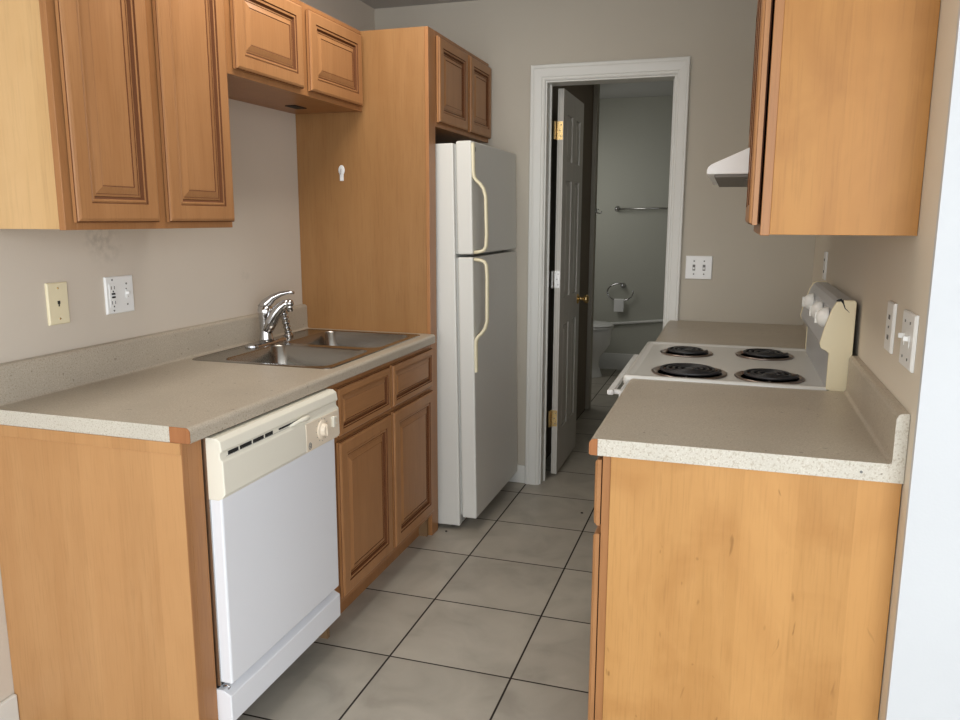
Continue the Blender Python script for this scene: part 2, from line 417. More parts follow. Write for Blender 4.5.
q = MB().lathe([(.030, 0), (.030, .004), (.026, .008), (.011, .012), (.010, .035), (.022, .042), (.027, .052), (.025, .062), (.014, .068), (.0001, .069)], (DX1, DY1 - .065, .935), 20, 'x')
q.lathe([(.030, 0), (.030, -.004), (.011, -.010), (.010, -.03), (.024, -.045), (.0001, -.06)], (DX0, DY1 - .065, .935), 16, 'x')
link('door_knob', q, M_BRASS, door)

# =================================================================== LEFT RUN
# end panel with face strip
t = thing('cabinet_end_panel', 'light maple end panel beside the dishwasher, under the end of the left worktop', 'cabinet panel', (.30, .03, 0))
m = MB().box(.001, .6095, 0, .018, 0, .8755)
link('side_panel', m, M_PANEL, t, bevel=.001)
link('face_strip', MB().box(.588, .612, .018, .0735, 0, .8755).box(.6095, .612, 0, .018, 0, .8755), M_FRAME, t, bevel=.001)
link('top_rail', MB().box(.001, .6095, -.0035, 0, .846, .8755), M_PANEL, t, bevel=.001)
link('side_panel', MB().box(.001, .588, .056, .066, 0, .8755), M_INNER, t)

# worktop (rolled front, coved backsplash)
def top_profile(sgn, x0, depth, thick=.038, T=.914, bh=.106, chip=0):
    """x distance from wall outwards"""
    P = []
    r = .013
    P.append((0, T - thick)); P.append((depth - .003, T - thick)); P.append((depth, T - thick + .003))
    for k in range(7):
        a = PI / 2 * k / 6
        P.append((depth - r + r * math.cos(a), T - r + r * math.sin(a)))
    P.append((.032, T))
    for k in range(1, 5):
        a = -PI / 2 - PI / 2 * k / 4
        P.append((.032 + .009 * math.cos(a), T + .009 + .009 * math.sin(a)))
    P += [(.023, T + bh - .010), (.020, T + bh - .003), (.014, T + bh), (0, T + bh)]
    return [(x0 + sgn * x, z) for x, z in P]
PR = top_profile(1, .001, .637)
t = thing('kitchen_worktop', 'long speckled beige laminate worktop with the sink let into it, left wall', 'countertop', (.32, .8, .876))
m = MB().prism(PR, .0016, .775, 'y')
# around the sink cut-out: front strip, back strip
FR = [p for p in PR if p[0] > .57]; FRp = [(.585, .876)] + FR + [(.585, .914)]
BKp = [(.001, .876), (.060, .876), (.060, .914)] + [p for p in PR if p[0] < .04 and not (abs(p[1] - .876) < 1e-6)]
m.prism(FRp, .775, 1.558, 'y'); m.prism(BKp, .775, 1.558, 'y')
m.prism(PR, 1.558, 1.6125, 'y')
link('worktop_slab', m, M_LAM, t)
m = MB().prism([(.001, .8755), (.580, .8755), (.580, .9145), (.026, .9145), (.024, 1.0205), (.001, 1.0205)], 0, .0016, 'y')
link('end_cap', m, M_LAMCAP, t)
m = MB().prism([(.5805, .8755)] + [p for p in PR if p[0] > .585] + [(.5805, .914)], -.0004, .0018, 'y')
link('exposed_core', m, M_CORE, t)

# dishwasher
D0, D1 = .0743, .674
t = thing('dishwasher', 'white dishwasher with a beige control strip under the left worktop', 'dishwasher', (.33, .375, 0))
link('tub_body', MB().box(.02, .612, D0 + .006, D1 - .004, .10, .868), M_BLACK, t)
link('side_edge', MB().box(.595, .622, D0 + .003, D0 + .007, .20, .868), M_STEEL, t)
dd = link('door', MB().box(.612, .6545, D0 + .008, D1 - .003, .207, .735), M_DW, t, bevel=.005)
cp = [(.622, .711), (.650, .711), (.662, .716), (.6715, .728), (.6700, .812), (.662, .820), (.662, .832), (.668, .838), (.664, .862), (.652, .8705), (.622, .8705)]
cs = link('control_strip', MB().prism(cp, D0, D1, 'y'), M_BISQ, t, bevel=.0025)
# vent and latch
q = MB()
y = .108
for wd in (.042, .05, .048, .036):
    q.box(.655, .6636, y, y + wd, .8215, .831); y += wd + .008
q.box(.655, .6634, .34, .44, .824, .829)
link('vent_slot', q, M_BLACK, cs)
q = MB().box(.655, .6628, .10, .47, .8135, .8205)
link('shaded_groove', q, M_GREY, cs)  # the groove's shade, put in as a grey strip
q = MB().tube([(.664, .395, .822), (.670, .42, .826), (.676, .45, .829), (.676, .475, .828), (.668, .482, .826)], [.003, .005, .007, .0075, .004], 10)
link('latch_handle', q, M_BISQ, cs)
pn = MB().box(.668, .6722, .468, D1 - .006, .722, .809)
pl = link('dial_plate', pn, M_BISQP, cs, bevel=.002)
q = MB().lathe([(.030, 0), (.029, .004), (.020, .006), (.018, .016), (.0165, .018), (.0001, .018)], (.672, .560, .770), 28, 'x')
q.box(.688, .6925, .556, .564, .752, .788)
link('timer_dial', q, M_BISQP, pl, bevel=.001)
q = MB()
for k in range(12):
    a = 2 * PI * k / 12; q.box(.6722, .6728, .560 + .035 * math.cos(a) - .0018, .560 + .035 * math.cos(a) + .0018, .770 + .035 * math.sin(a) - .0008, .770 + .035 * math.sin(a) + .0008)
link('dial_marks', q, M_GREY, pl)
q = MB().box(.672, .682, .618, .630, .762, .796).box(.672, .677, .638, .648, .785, .792).box(.672, .677, .638, .648, .766, .773)
link('rocker_switch', q, M_BISQ, pl, bevel=.002)
q = MB().tube([(.6724, .487 + .0078 * math.cos(2 * PI * k / 20), .738 + .0098 * math.sin(2 * PI * k / 20)) for k in range(20)], .0011, 6, closed=True)
q.tube([(.6726, .487 + .0042 * math.cos(-1.0 + 4.8 * k / 10), .739 + .0052 * math.sin(-1.0 + 4.8 * k / 10)) for k in range(11)], .0009, 6)
q.tube([(.6726, .4835, .7345), (.6726, .4905, .7375), (.6726, .4905, .7315), (.6726, .4855, .733)], .0009, 6)
link('round_emblem', q, M_GREY, pl)
link('kick_panel', MB().prism([(.560, .100), (.6545, .100), (.6545, .178), (.630, .190), (.560, .190)], D0 + .0005, D1, 'y'), M_DW, t, bevel=.0025)
link('toe_board', MB().box(.44, .452, D0, D1, 0, .1), M_BLACK, t)
q = MB().tube([(.63, D0 + .004, .200), (.642, D0 + .004, .207), (.650, D0 + .004, .202), (.645, D0 + .004, .196)], .0025, 8)
link('hinge_spring', q, M_CHROME, t)

# sink base cabinet
S0, S1 = .682, 1.6125
t = thing('sink_base_cabinet', 'stained wood base cabinet with two doors under the steel sink', 'cabinet', (.31, 1.147, 0))
link('carcass', MB().box(.005, .597, S0, S0 + .016, .0, .874).box(.005, .597, S1 - .018, S1 - .002, .0, .874).box(.005, .597, S0 + .016, S1 - .018, .10, .116).box(.002, .006, S0 + .016, S1 - .018, .1, .874), M_INNER, t)
fr = MB()
fr.box(.597, .616, S0, .752, .10, .875); fr.box(.597, .616, 1.140, 1.190, .10, .875); fr.box(.597, .616, 1.585, S1 - .001, .10, .875)
for a, b in ((.852, .875), (.668, .704), (.10, .150)): fr.box(.597, .616, .752, 1.140, a, b); fr.box(.597, .616, 1.190, 1.585, a, b)
link('face_frame', fr, M_FRAME, t, bevel=.0015)
link('backing', MB().box(.590, .596, S0 + .02, S1 - .02, .12, .70), M_SHADOW, t)
link('toe_kick', MB().box(.545, .5588, S0, S1 - .001, 0, .10), M_FRAME, t)
for a, b in ((.742, 1.156), (1.179, 1.600)):
    panel_door(t, 'drawer_front', (.6163, a, .690), (0, 1, 0), (1, 0, 0), b - a, .165, True, s=.58)
    panel_door(t, 'door', (.6163, a, .125), (0, 1, 0), (1, 0, 0), b - a, .548)

# tall end panel next to the fridge
PX = .6157
t = thing('tall_cabinet_panel', 'tall plain wood panel between the sink worktop and the fridge', 'cabinet panel', (.3, 1.634, 0))
link('panel', MB().box(.001, .600, 1.6135, 1.632, 0, 2.158), M_TALL, t)
link('face_strip', MB().box(.600, PX + .0005, 1.6135, 1.688, 0, 2.158), M_FRAME, t, bevel=.0015)
link('back_panel', MB().box(.001, .600, 1.6345, 1.650, 0, 2.158), M_TALL, t)

# adhesive hook on it
q = MB()
hx, hz = .2155, 1.592
q.lathe([(.0145, 0), (.0145, -.004), (.011, -.006), (.0001, -.006)], (hx, 1.6135, hz + .010), 20, 'y', sy=1.5)
q.box(hx - .008, hx + .009, 1.6085, 1.6135, hz - .034, hz - .005)
t = thing('adhesive_hook', 'small white oval adhesive hook stuck high on the tall wood panel', 'hook', (hx, 1.6135, hz - .034))
link('backplate', q, M_PLATE, t, bevel=.001)
q = MB().tube([(hx, 1.606, hz + .016), (hx + .001, 1.601, hz + .004), (hx + .001, 1.596, hz - .006), (hx, 1.592, hz - .002)], .0028, 8)
link('hook_arm', q, plain('grey_plastic', (.5, .5, .5), .4), t)

# ------------------------------------------------------------------ sink
t = thing('kitchen_sink', 'double bowl stainless steel sink set into the left worktop', 'sink', (.32, 1.165, .75))
RX0, RX1, RY0, RY1 = .048, .597, .758, 1.570; zt = .9185
def rrect(x0, x1, y0, y1, r, z, n=5):
    out = []
    for cx, cy, a0 in ((x1 - r, y1 - r, 0), (x0 + r, y1 - r, PI / 2), (x0 + r, y0 + r, PI), (x1 - r, y0 + r, 3 * PI / 2)):
        for k in range(n + 1):
            a = a0 + PI / 2 * k / n; out.append((cx + r * math.cos(a), cy + r * math.sin(a), z))
    return out
BX0, BX1 = .155, .565
bowls = [(.785, 1.143), (1.186, 1.545)]
# deck plate with two openings (bmesh boolean-free: strips)
dk = MB()
dk.loops([rrect(RX0, RX1, RY0, RY1, .03, .9142), rrect(RX0 + .002, RX1 - .002, RY0 + .002, RY1 - .002, .028, .9175), rrect(RX0 + .010, RX1 - .010, RY0 + .010, RY1 - .010, .022, .9175), rrect(RX0 + .014, RX1 - .014, RY0 + .014, RY1 - .014, .02, .9160)], [0, 0, 0], cap=False)
z = .916; i0, i1, j0, j1 = RX0 + .0135, RX1 - .0135, RY0 + .0135, RY1 - .0135
def quad(a, b, c, d): dk.add([(a, c, z), (b, c, z), (b, d, z), (a, d, z)], [(0, 1, 2, 3)])
quad(i0 + .003, BX0, j0 + .003, j1 - .003); quad(BX1, i1, j0 + .004, j1 - .004)
ys_ = [j0, bowls[0][0], bowls[0][1], bowls[1][0], bowls[1][1], j1]
quad(BX0, BX1, ys_[0], ys_[1]); quad(BX0, BX1, ys_[2], ys_[3]); quad(BX0, BX1, ys_[4], ys_[5])
# corner fillets of bowls
for (b0, b1) in bowls:
    r = .05
    for cx, cy, sx, sy in ((BX1, b1, -1, -1), (BX0, b1, 1, -1), (BX0, b0, 1, 1), (BX1, b0, -1, 1)):
        arc = [(cx + sx * (r - r * math.cos(PI / 2 * k / 6)), cy + sy * (r - r * math.sin(PI / 2 * k / 6)), z) for k in range(7)]
        for k in range(6): dk.add([(cx, cy, z), arc[k], arc[k + 1]], [(0, 1, 2)])
link('rim', dk, M_SINK, t)
for (b0, b1) in bowls:
    bw = MB()
    R = lambda i, zz, r: rrect(BX0 + i, BX1 - i, b0 + i, b1 - i, r, zz, 6)
    bw.loops([R(0, .916, .05), R(.004, .911, .048), R(.010, .80, .045), R(.016, .765, .045), R(.035, .752, .04), R(.16, .746, .02)], [0] * 5, cap=True)
    bo = link('bowl', bw, M_SINK, t)
    for p in bo.data.polygons: p.use_smooth = True
    cx, cy = (BX0 + BX1) / 2, (b0 + b1) / 2
    q = MB().lathe([(.042, .7465), (.042, .7495), (.034, .7505), (.030, .7475), (.0001, .7475)], (cx, cy, 0), 24)
    link('drain', q, M_CHROME, t)

# faucet
fx, fy = .100, 1.163; F0 = .9165
t = thing('kitchen_faucet', 'chrome single lever kitchen faucet standing on the back of the sink', 'faucet', (fx, fy, F0))
q = MB().loops([[(x * 1., y, F0) for x, y, _ in rrect(fx - .028, fx + .028, fy - .125, fy + .125, .027, 0)], [(x, y, F0 + .006) for x, y, _ in rrect(fx - .027, fx + .027, fy - .124, fy + .124, .026, 0)], [(x, y, F0 + .010) for x, y, _ in rrect(fx - .020, fx + .020, fy - .115, fy + .115, .019, 0)]], [0, 0])
link('base_plate', q, M_CHROME, t)
q = MB().lathe([(.030, F0 + .008), (.027, F0 + .02), (.0235, F0 + .04), (.024, F0 + .09), (.028, F0 + .115), (.029, F0 + .132), (.025, F0 + .145), (.0001, F0 + .150)], (fx, fy, 0), 24)
link('body', q, M_CHROME, t)
q = MB().tube([(fx + .002, fy, F0 + .050), (fx + .022, fy + .002, F0 + .085), (fx + .044, fy + .006, F0 + .120), (fx + .064, fy + .01, F0 + .143), (fx + .082, fy + .013, F0 + .156), (fx + .098, fy + .015, F0 + .160)], [.024, .026, .024, .020, .016, .0145], 18)
q.sphere((fx + .100, fy + .016, F0 + .158), .017)
q.lathe([(.012, -.028), (.0135, -.012), (.0135, 0)], (fx + .100, fy + .016, F0 + .155), 16)
link('spout', q, M_CHROME, t)
q = MB().tube([(fx - .008, fy, F0 + .136), (fx + .006, fy + .004, F0 + .158), (fx + .032, fy + .010, F0 + .180), (fx + .062, fy + .016, F0 + .194), (fx + .095, fy + .022, F0 + .201), (fx + .116, fy + .026, F0 + .199)], [.024, .020, .014, .010, .007, .0055], 14)
link('lever', q, M_CHROME, t)
# side sprayer
sx_, sy_ = .088, 1.345
t = thing('side_sprayer', 'small ribbed chrome side sprayer leaning beside the kitchen faucet', 'sprayer', (sx_, sy_, F0))
q = MB().lathe([(.020, F0), (.020, F0 + .006), (.015, F0 + .014), (.012, F0 + .018), (.0001, F0 + .018)], (sx_, sy_, 0), 20)
link('collar', q, M_CHROME, t)
pts, rr = [], []
for k in range(25):
    u = k / 24; pts.append((sx_ + .004 * u, sy_ - .048 * u, F0 + .012 + .118 * u)); rr.append(.0115 + .0045 * (math.sin(u * 6 * PI) ** 2) + .002 * u)
q = MB().tube(pts, rr, 16)
link('spray_wand', q, M_CHROME, t)

# ------------------------------------------------------------------ wall plates, left wall
def plate(name, label, y0, y1, z0, z1, mat, org_x=0., sgn=1):
    t = thing(name, label, 'wall plate', (org_x, (y0 + y1) / 2, z0))
    xo = org_x
    m = MB()
    def rg(i, d): return [(xo + sgn * d, y0 + i, z0 + i), (xo + sgn * d, y1 - i, z0 + i), (xo + sgn * d, y1 - i, z1 - i), (xo + sgn * d, y0 + i, z1 - i)]
    m.loops([rg(0, .0005), rg(0, .005), rg(.003, .0075)], [0, 0])
    link('plate', m, mat, t)
    return t
def dots(parent, pts, xo, sgn, mat=M_GREY, name='screw', r=.003):
    for (y, z) in pts:
        q = MB().lathe([(r, 0), (r, .0012 * sgn), (.0001, .0014 * sgn)], (xo + sgn * .0075, y, z), 10, 'x'); link(name, q, mat, parent)
t = plate('phone_jack_plate', 'cream telephone jack plate on the left wall above the worktop', .231, .304, 1.100, 1.219, M_CREAM)
dots(t, [(.268, 1.203), (.268, 1.116)], 0, 1, M_BRASS)
q = MB().box(.0075, .0083, .2635, .2725, 1.158, 1.167).box(.0075, .0083, .266, .270, 1.151, 1.158)
link('jack_opening', q, M_BLACK, t)
t = plate('outlet_plate', 'white double plate with an outlet and a switch on the left wall', .449, .566, 1.106, 1.221, M_PLATE)
dots(t, [(.476, 1.211), (.476, 1.116), (.535, 1.196), (.535, 1.131)], 0, 1)
q = MB().box(.0075, .0095, .461, .491, 1.128, 1.200)
link('receptacle', q, M_PLATE, t, bevel=.001)
for zc in (1.187, 1.141):
    for ya in (.468, .481): link('socket_slot', MB().box(.0094, .0101, ya, ya + .002, zc - .005, zc + .005), M_BLACK, t)
for za in (1.173, 1.1265): link('ground_hole', MB().box(.0094, .0101, .474, .478, za, za + .005), M_BLACK, t)
q = MB().box(.0094, .011, .469, .483, 1.1655, 1.171).box(.0094, .011, .469, .483, 1.155, 1.1605)
link('test_buttons', q, M_BLACK, t)
q = MB().box(.0075, .009, .530, .540, 1.150, 1.178).box(.009, .018, .532, .538, 1.163, 1.171)
link('toggle', q, M_PLATE, t, bevel=.001)
dots(t, [(.533, 1.180), (.540, 1.155)], 0, 1, M_GREY, 'wear_mark', .002)

# =================================================================== UPPER CABINETS
def upper(name, label, x0, x1, y0, y1, z0, z1, doors, face, side_mat, org, zoff=(.018, .02), near_side=True, ds=None, ajar=None):
    """face=+1: opens towards +x with its front at x1; -1: front at x0"""
    t = thing(name, label, 'cabinet', org)
    fx0, fx1 = (x1 - .019, x1) if face > 0 else (x0, x0 + .019)
    cx0, cx1 = (x0, x1 - .019) if face > 0 else (x0 + .019, x1)
    c = MB().box(cx0, cx1, y0, y1, z0 + .002, z1)
    link('carcass', c, side_mat, t, bevel=.0008)
    m = MB(); ys = sorted([y0] + [v for d in doors for v in d] + [y1])
    st = [(y0, doors[0][0] + .012)] + [(doors[i][1] - .012, doors[i + 1][0] + .012) for i in range(len(doors) - 1)] + [(doors[-1][1] - .012, y1)]
    for a, b in st: m.box(fx0, fx1, a, b, z0, z1)
    for i in range(len(st) - 1):
        a, b = st[i][1], st[i + 1][0]
        m.box(fx0, fx1, a, b, z0, z0 + .035); m.box(fx0, fx1, a, b, z1 - .035, z1)
        m.box(fx0 + .003, fx1 - .008, a, b, z0 + .035, z1 - .035)
    link('face_frame', m, M_FRAME, t, bevel=.0012)
    for (a, b) in doors:
        if face > 0: panel_door(t, 'door', (x1 + .0004, a, z0 + zoff[0]), (0, 1, 0), (1, 0, 0), b - a, z1 - z0 - zoff[0] - zoff[1], s=ds)
        else:
            d = panel_door(t, 'door', (x0 - (ajar or .0004), b, z0 + zoff[0]), (0, -1, 0), (-1, 0, 0), b - a, z1 - z0 - zoff[0] - zoff[1], s=ds, th=.021)
    return t
ZT = 2.158
upper('wall_cabinet', 'tall two-door wall cabinet nearest the camera at upper left, pale side panel', .001, .3185, .007, .668, 1.371, ZT, [(.030, .318), (.358, .660)], 1, M_PALE, (.15, .33, 1.371), ds=1.05)
CAB2 = upper('wall_cabinet', 'short two-door wall cabinet above the sink beside the tall panel', .001, .3185, .6695, 1.6128, 1.838, ZT, [(.708, 1.117), (1.165, 1.590)], 1, M_FRAME, (.15, 1.14, 1.845), ds=1.0)
upper('wall_cabinet', 'small two-door cabinet above the white fridge', .001, .6165, 1.6885, 2.4365, 1.778, ZT, [(1.694, 2.064), (2.104, 2.430)], 1, M_FRAME, (.31, 2.05, 1.778), ds=.95)
link('mounting_notch', MB().box(.105, .150, 1.36, 1.45, 1.8365, 1.846), M_BLACK, CAB2)
# right side
upper('wall_cabinet', 'large wall cabinet at upper right with a broad honey maple side, over the near worktop', 1.8825, W - .001, .3151, .929, 1.367, ZT, [(.326, .620), (.628, .922)], -1, M_HONEY, (2.03, .62, 1.367), zoff=(.022, .02), ajar=.004)
upper('wall_cabinet', 'small wall cabinet above the white range hood', 1.8825, W - .001, .931, 1.690, 1.636, ZT, [(.945, 1.305), (1.315, 1.676)], -1, M_FRAME, (2.03, 1.31, 1.636))
upper('wall_cabinet', 'wall cabinet in the back right corner past the range hood', 1.8825, W - .001, 1.692, 2.436, 1.80, ZT, [(1.705, 2.055), (2.065, 2.42)], -1, M_FRAME, (2.03, 2.06, 1.80)) if False else None

# range hood
t = thing('range_hood', 'white range hood over the stove, its sloped nose showing past the right cabinet', 'range hood', (1.96, 1.31, 1.526))
hp = [(1.744, 1.529), (1.744, 1.541), (1.7475, 1.550), (1.756, 1.557), (1.865, 1.605), (1.93, 1.634), (W - .001, 1.634), (W - .001, 1.529)]
link('shell', MB().prism(hp, .932, 1.688, 'y'), M_HOOD, t, bevel=.002)
link('underside', MB().box(1.765, W - .006, .945, 1.675, 1.520, 1.5295), M_FILTER, t, bevel=.002)
link('grease_filter', MB().box(1.85, 2.10, 1.06, 1.56, 1.517, 1.5205), M_FILTER, t, bevel=.001)

# =================================================================== FRIDGE
t = thing('refrigerator', 'white top-freezer refrigerator with yellowed handles beside the doorway', 'refrigerator', (.36, 2.065, 0))
fy0, fy1 = 1.712, 2.430
link('body', MB().box(.030, .700, fy0 - .006, fy1, .010, 1.702), M_FRIDGE, t, bevel=.006)
link('gasket', MB().box(.700, .710, fy0 + .012, fy1 - .014, .06, 1.224).box(.700, .710, fy0 + .012, fy1 - .014, 1.240, 1.698), plain('grey_gasket', (.42, .42, .40), .7), t)
fd = link('freezer_door', MB().box(.710, .7785, fy0, fy1, 1.238, 1.710), M_FRIDGE, t, bevel=.007, seg=3)
rd = link('fridge_door', MB().box(.710, .7785, fy0, fy1, .050, 1.226), M_FRIDGE, t, bevel=.007, seg=3)
def fh(parent, zt_, zs_, ze):
    """strip from zt_ down to zs_ on the door, then bow out and return at ze"""
    sg = 1 if zt_ > ze else -1
    yb = fy0 + .016
    pts = [(.782, yb, zt_), (.782, yb, zs_ + sg * .02)]
    bow = [(.785, .004), (.793, .018), (.808, .032), (.822, .052), (.831, .085)]
    for x, dz in bow: pts.append((x, yb + (x - .782) * .25, zs_ - sg * dz))
    for x, dz in ((.833, .07), (.830, .02), (.822, .006), (.808, .0), (.782, -.004)): pts.append((x, yb + (x - .782) * .25, ze + sg * dz))
    m = MB(); a = [Vector(p) for p in pts]
    # flat ribbon section: 0.024 wide along y, 0.010 thick
    loops = []
    for i, p in enumerate(a):
        tdir = (a[min(i + 1, len(a) - 1)] - a[max(i - 1, 0)]).normalized(); n = tdir.cross(Vector((0, 1, 0))).normalized()
        yv = Vector((0, 1, 0)); wy, wn = .013, .0075
        loops.append([p + yv * wy * math.cos(q) + n * wn * math.sin(q) for q in [2 * PI * k / 10 for k in range(10)]])
    m.loops(loops, [0] * len(loops), cap=True)
    o = link('handle', m, M_CREAM2, parent)
    for p in o.data.polygons: p.use_smooth = True
M_CREAM2 = plain('yellowed_handle', (.76, .70, .50), .4, var=.03)
fh(fd, 1.701, 1.565, 1.250)
fh(rd, .725, .865, 1.212)
q = MB().lathe([(.008, 0), (.008, .0015), (.0001, .002)], (.7785, fy0 + .052, 1.677), 16, 'x', sy=1.25); link('badge', q, M_GREY, fd)
link('hinge_cover', MB().box(.65, .755, fy1 - .06, fy1 - .01, 1.7025, 1.716), M_FRIDGE, t, bevel=.003)
link('base_grille', MB().box(.66, .700, fy0 + .02, fy1 - .02, .012, .058), M_BLACK, t)
for yy in (fy0 + .03, fy1 - .04):
    for xx in (.08, .66): link('foot', MB().lathe([(.018, 0), (.018, .022)], (xx, yy, 0), 14), M_BLACK, t)
t.rotation_euler = (0, math.radians(-.95), 0); t.location.z = .005; t.location.x += .014; t.location.y += .003

# =================================================================== RIGHT RUN
R0, R1 = .2131, .9265
def base_right(name, label, y0, y1, side):
    t = thing(name, label, 'cabinet', (1.88, (y0 + y1) / 2, 0))
    xf = W - .61
    link('carcass', MB().box(xf + .019, W - .002, y0, y1, .10, .8755).box(xf + .07, W - .002, y0, y1, 0, .10), side, t, bevel=.001)
    m = MB().box(xf, xf + .019, y0, y0 + .04, .0, .8755).box(xf, xf + .019, y1 - .04, y1, .10, .8755)
    m.box(xf, xf + .019, y0 + .04, y1 - .04, .852, .8755).box(xf, xf + .019, y0 + .04, y1 - .04, .665, .705).box(xf, xf + .019, y0 + .04, y1 - .04, .10, .14)
    m.box(xf + .004, xf + .012, y0 + .04, y1 - .04, .14, .665).box(xf + .004, xf + .012, y0 + .04, y1 - .04, .705, .852)
    link('face_frame', m, M_FRAME, t, bevel=.0012)
    # near side wrap down to the floor
    link('end_panel', MB().box(xf + .019, W - .002, y0 - .004, y0, 0, .8755), side, t, bevel=.001)
    link('toe_kick', MB().box(xf + .058, xf + .07, y0, y1, 0, .10), M_FRAME, t)
    half = (y1 - y0 - .02) / 2
    for k in range(2):
        a = y0 + .006 + k * (half + .008); b = a + half
        panel_door(t, 'drawer_front', (xf - .0004, b, .703), (0, -1, 0), (-1, 0, 0), b - a, .158, True, s=.5)
        panel_door(t, 'door', (xf - .0004, b, .120), (0, -1, 0), (-1, 0, 0), b - a, .562)
    return t
base_right('base_cabinet', 'base cabinet in the right foreground showing its knotty maple side', .2240, R1 - .001, M_PANELK)
base_right('base_cabinet', 'base cabinet in the back right corner, under the plain short worktop', 1.6720, YB - .002, M_PANEL)
def worktop_right(label, y0, y1, cap):
    t = thing('kitchen_worktop', label, 'countertop', (1.88, (y0 + y1) / 2, .876))
    PR = top_profile(-1, W - .001, .6395)
    yy = y0 + (.0016 if cap else 0)
    link('worktop_slab', MB().prism(PR, yy, y1, 'y'), M_LAM, t)
    if cap:
        xw = W - .001
        link('end_cap', MB().prism([(xw, .8755), (xw - .620, .8755), (xw - .620, .9145), (xw - .024, .9145), (xw - .024, 1.008), (xw - .019, 1.0175), (xw - .012, 1.0205), (xw, 1.0205)], y0, y0 + .0016, 'y'), M_LAMCAP, t)
        link('exposed_core', MB().prism([(xw - .6205, .8755), (xw - .6205, .914)] + [p for p in PR if p[0] < xw - .6205][::-1], y0 - .0004, y0 + .0018, 'y'), M_CORE, t)
worktop_right('speckled laminate worktop with an upstand in the right foreground, nearest the camera', R0, R1, True)
worktop_right('short plain worktop behind the stove in the back right corner', 1.6685, YB - .002, False)
q = MB().lathe([(.003, 0), (.003, -.0012)], (2.105, R0, .893), 8, 'y')
tag(link('nail_head', q, M_GREY), 'tiny dark nail head in the near end of the right worktop', 'nail')

# ------------------------------------------------------------------ stove
SY0, SY1, SZ = .932, 1.664, .922
t = thing('stove', 'white electric coil stove between the two right-hand worktops', 'stove', (1.84, 1.298, 0))
link('body', MB().box(1.548, 2.15, SY0 + .004, SY1 - .004, .06, .893), M_APPL, t, bevel=.003)
link('kick_base', MB().box(1.60, 2.13, SY0 + .02, SY1 - .02, 0, .06), M_BLACK, t)
ct = MB()
R = lambda i, z, r: rrect(1.524 + i, 2.128 - i * .6, SY0 + i, SY1 - i, r, z, 4)
ct.loops([R(.004, .893, .010), R(0, .897, .012), R(0, SZ - .006, .012), R(.003, SZ - .001, .012), R(.008, SZ, .012), R(.020, SZ, .012), R(.026, SZ - .005, .012), R(.030, SZ - .006, .012)], [0] * 7)
ctop = link('cooktop', ct, plain('cooktop_enamel', (.64, .635, .60), .25, var=.02), t)
for p in ctop.data.polygons: p.use_smooth = len(p.vertices) == 4
ctop.data.shade_smooth() if False else None
zc = SZ - .006
def burner(x, y, r):
    p = MB().lathe([(r + .004, zc), (r + .006, zc + .004), (r + .001, zc + .0065), (r - .008, zc + .003), (r - .022, zc - .004), (.02, zc - .012), (.0001, zc - .012)], (x, y, 0), 40)
    b = link('burner_pan', p, M_PAN, t)
    n = 4 if r > .10 else 3; pts = []
    tot = n * 36; ro = r - .017; ri = .022
    for k in range(tot + 1):
        u = k / tot; a = 2 * PI * n * u; rad = ri + (ro - ri) * u
        pts.append((x + rad * math.cos(a), y + rad * math.sin(a), zc + .012))
    q = MB().tube(pts, .0052, 8)
    q.lathe([(.018, 0), (.018, .004), (.014, .006), (.0001, .006)], (x, y, zc + .008), 18)
    q.tube([(x + .02, y, zc + .012), (x + r * .6, y + .0, zc + .002), (x + r - .01, y, zc + .002)], .004, 6)
    link('burner_coil', q, M_COIL, b)
    q = MB()
    for k in range(3):
        a = 2 * PI * k / 3 + .5
        c, s_ = math.cos(a), math.sin(a); w_ = .002
        q.add([(x + c * d - s_ * e, y + s_ * d + c * e, h_) for d in (.01, r - .004) for e in (-w_, w_) for h_ in (zc + .001, zc + .0075)],
              [(0, 1, 3, 2), (4, 6, 7, 5), (0, 4, 5, 1), (2, 3, 7, 6), (0, 2, 6, 4), (1, 5, 7, 3)])
    link('burner_support', q, M_PAN, b)
burner(1.716, 1.066, .112); burner(1.687, 1.448, .088); burner(1.957, 1.478, .094); burner(1.958, 1.062, .098)
# backguard
bp = [(2.110, .905), (2.110, 1.022), (2.100, 1.030), (2.088, 1.036), (2.084, 1.050), (2.090, 1.080), (2.100, 1.118), (2.110, 1.150), (2.120, 1.168), (2.130, 1.174), (2.166, 1.174), (2.170, 1.168), (2.170, .905)]
bg = link('backguard', MB().prism(bp, SY0 + .014, SY1 - .014, 'y'), M_PANELGREY, t, bevel=.0015)
for a, b in ((SY0, SY0 + .014), (SY1 - .014, SY1)):
    ec = link('end_cap', MB().prism([(x - (.002 if x < 2.13 else 0), z + (.002 if z > 1.16 else 0)) for x, z in bp], a, b, 'y'), M_CREAM, bg, bevel=.002)
q = MB()
cr = [(2.116, 1.1735), (2.122, 1.1752), (2.131, 1.1768), (2.136, 1.166), (2.141, 1.153), (2.147, 1.148), (2.153, 1.142)]; cw = [.001, .0035, .004, .0018, .0012, .0009, .0004]
for i in range(len(cr) - 1):
    (a, b), (c, d) = cr[i], cr[i + 1]
    L_ = math.hypot(c - a, d - b); nx, nz = -(d - b) / L_, (c - a) / L_
    q.add([(a + nx * cw[i], SY0 - .0006, b + nz * cw[i]), (a - nx * cw[i], SY0 - .0006, b - nz * cw[i]), (c - nx * cw[i + 1], SY0 - .0006, d - nz * cw[i + 1]), (c + nx * cw[i + 1], SY0 - .0006, d + nz * cw[i + 1])], [(0, 1, 2, 3)])
link('crack', q, M_BLACK, bg)
link('end_bracket', MB().box(2.128, 2.150, SY0 + .001, SY0 + .012, .893, .912), M_BLACK, t)
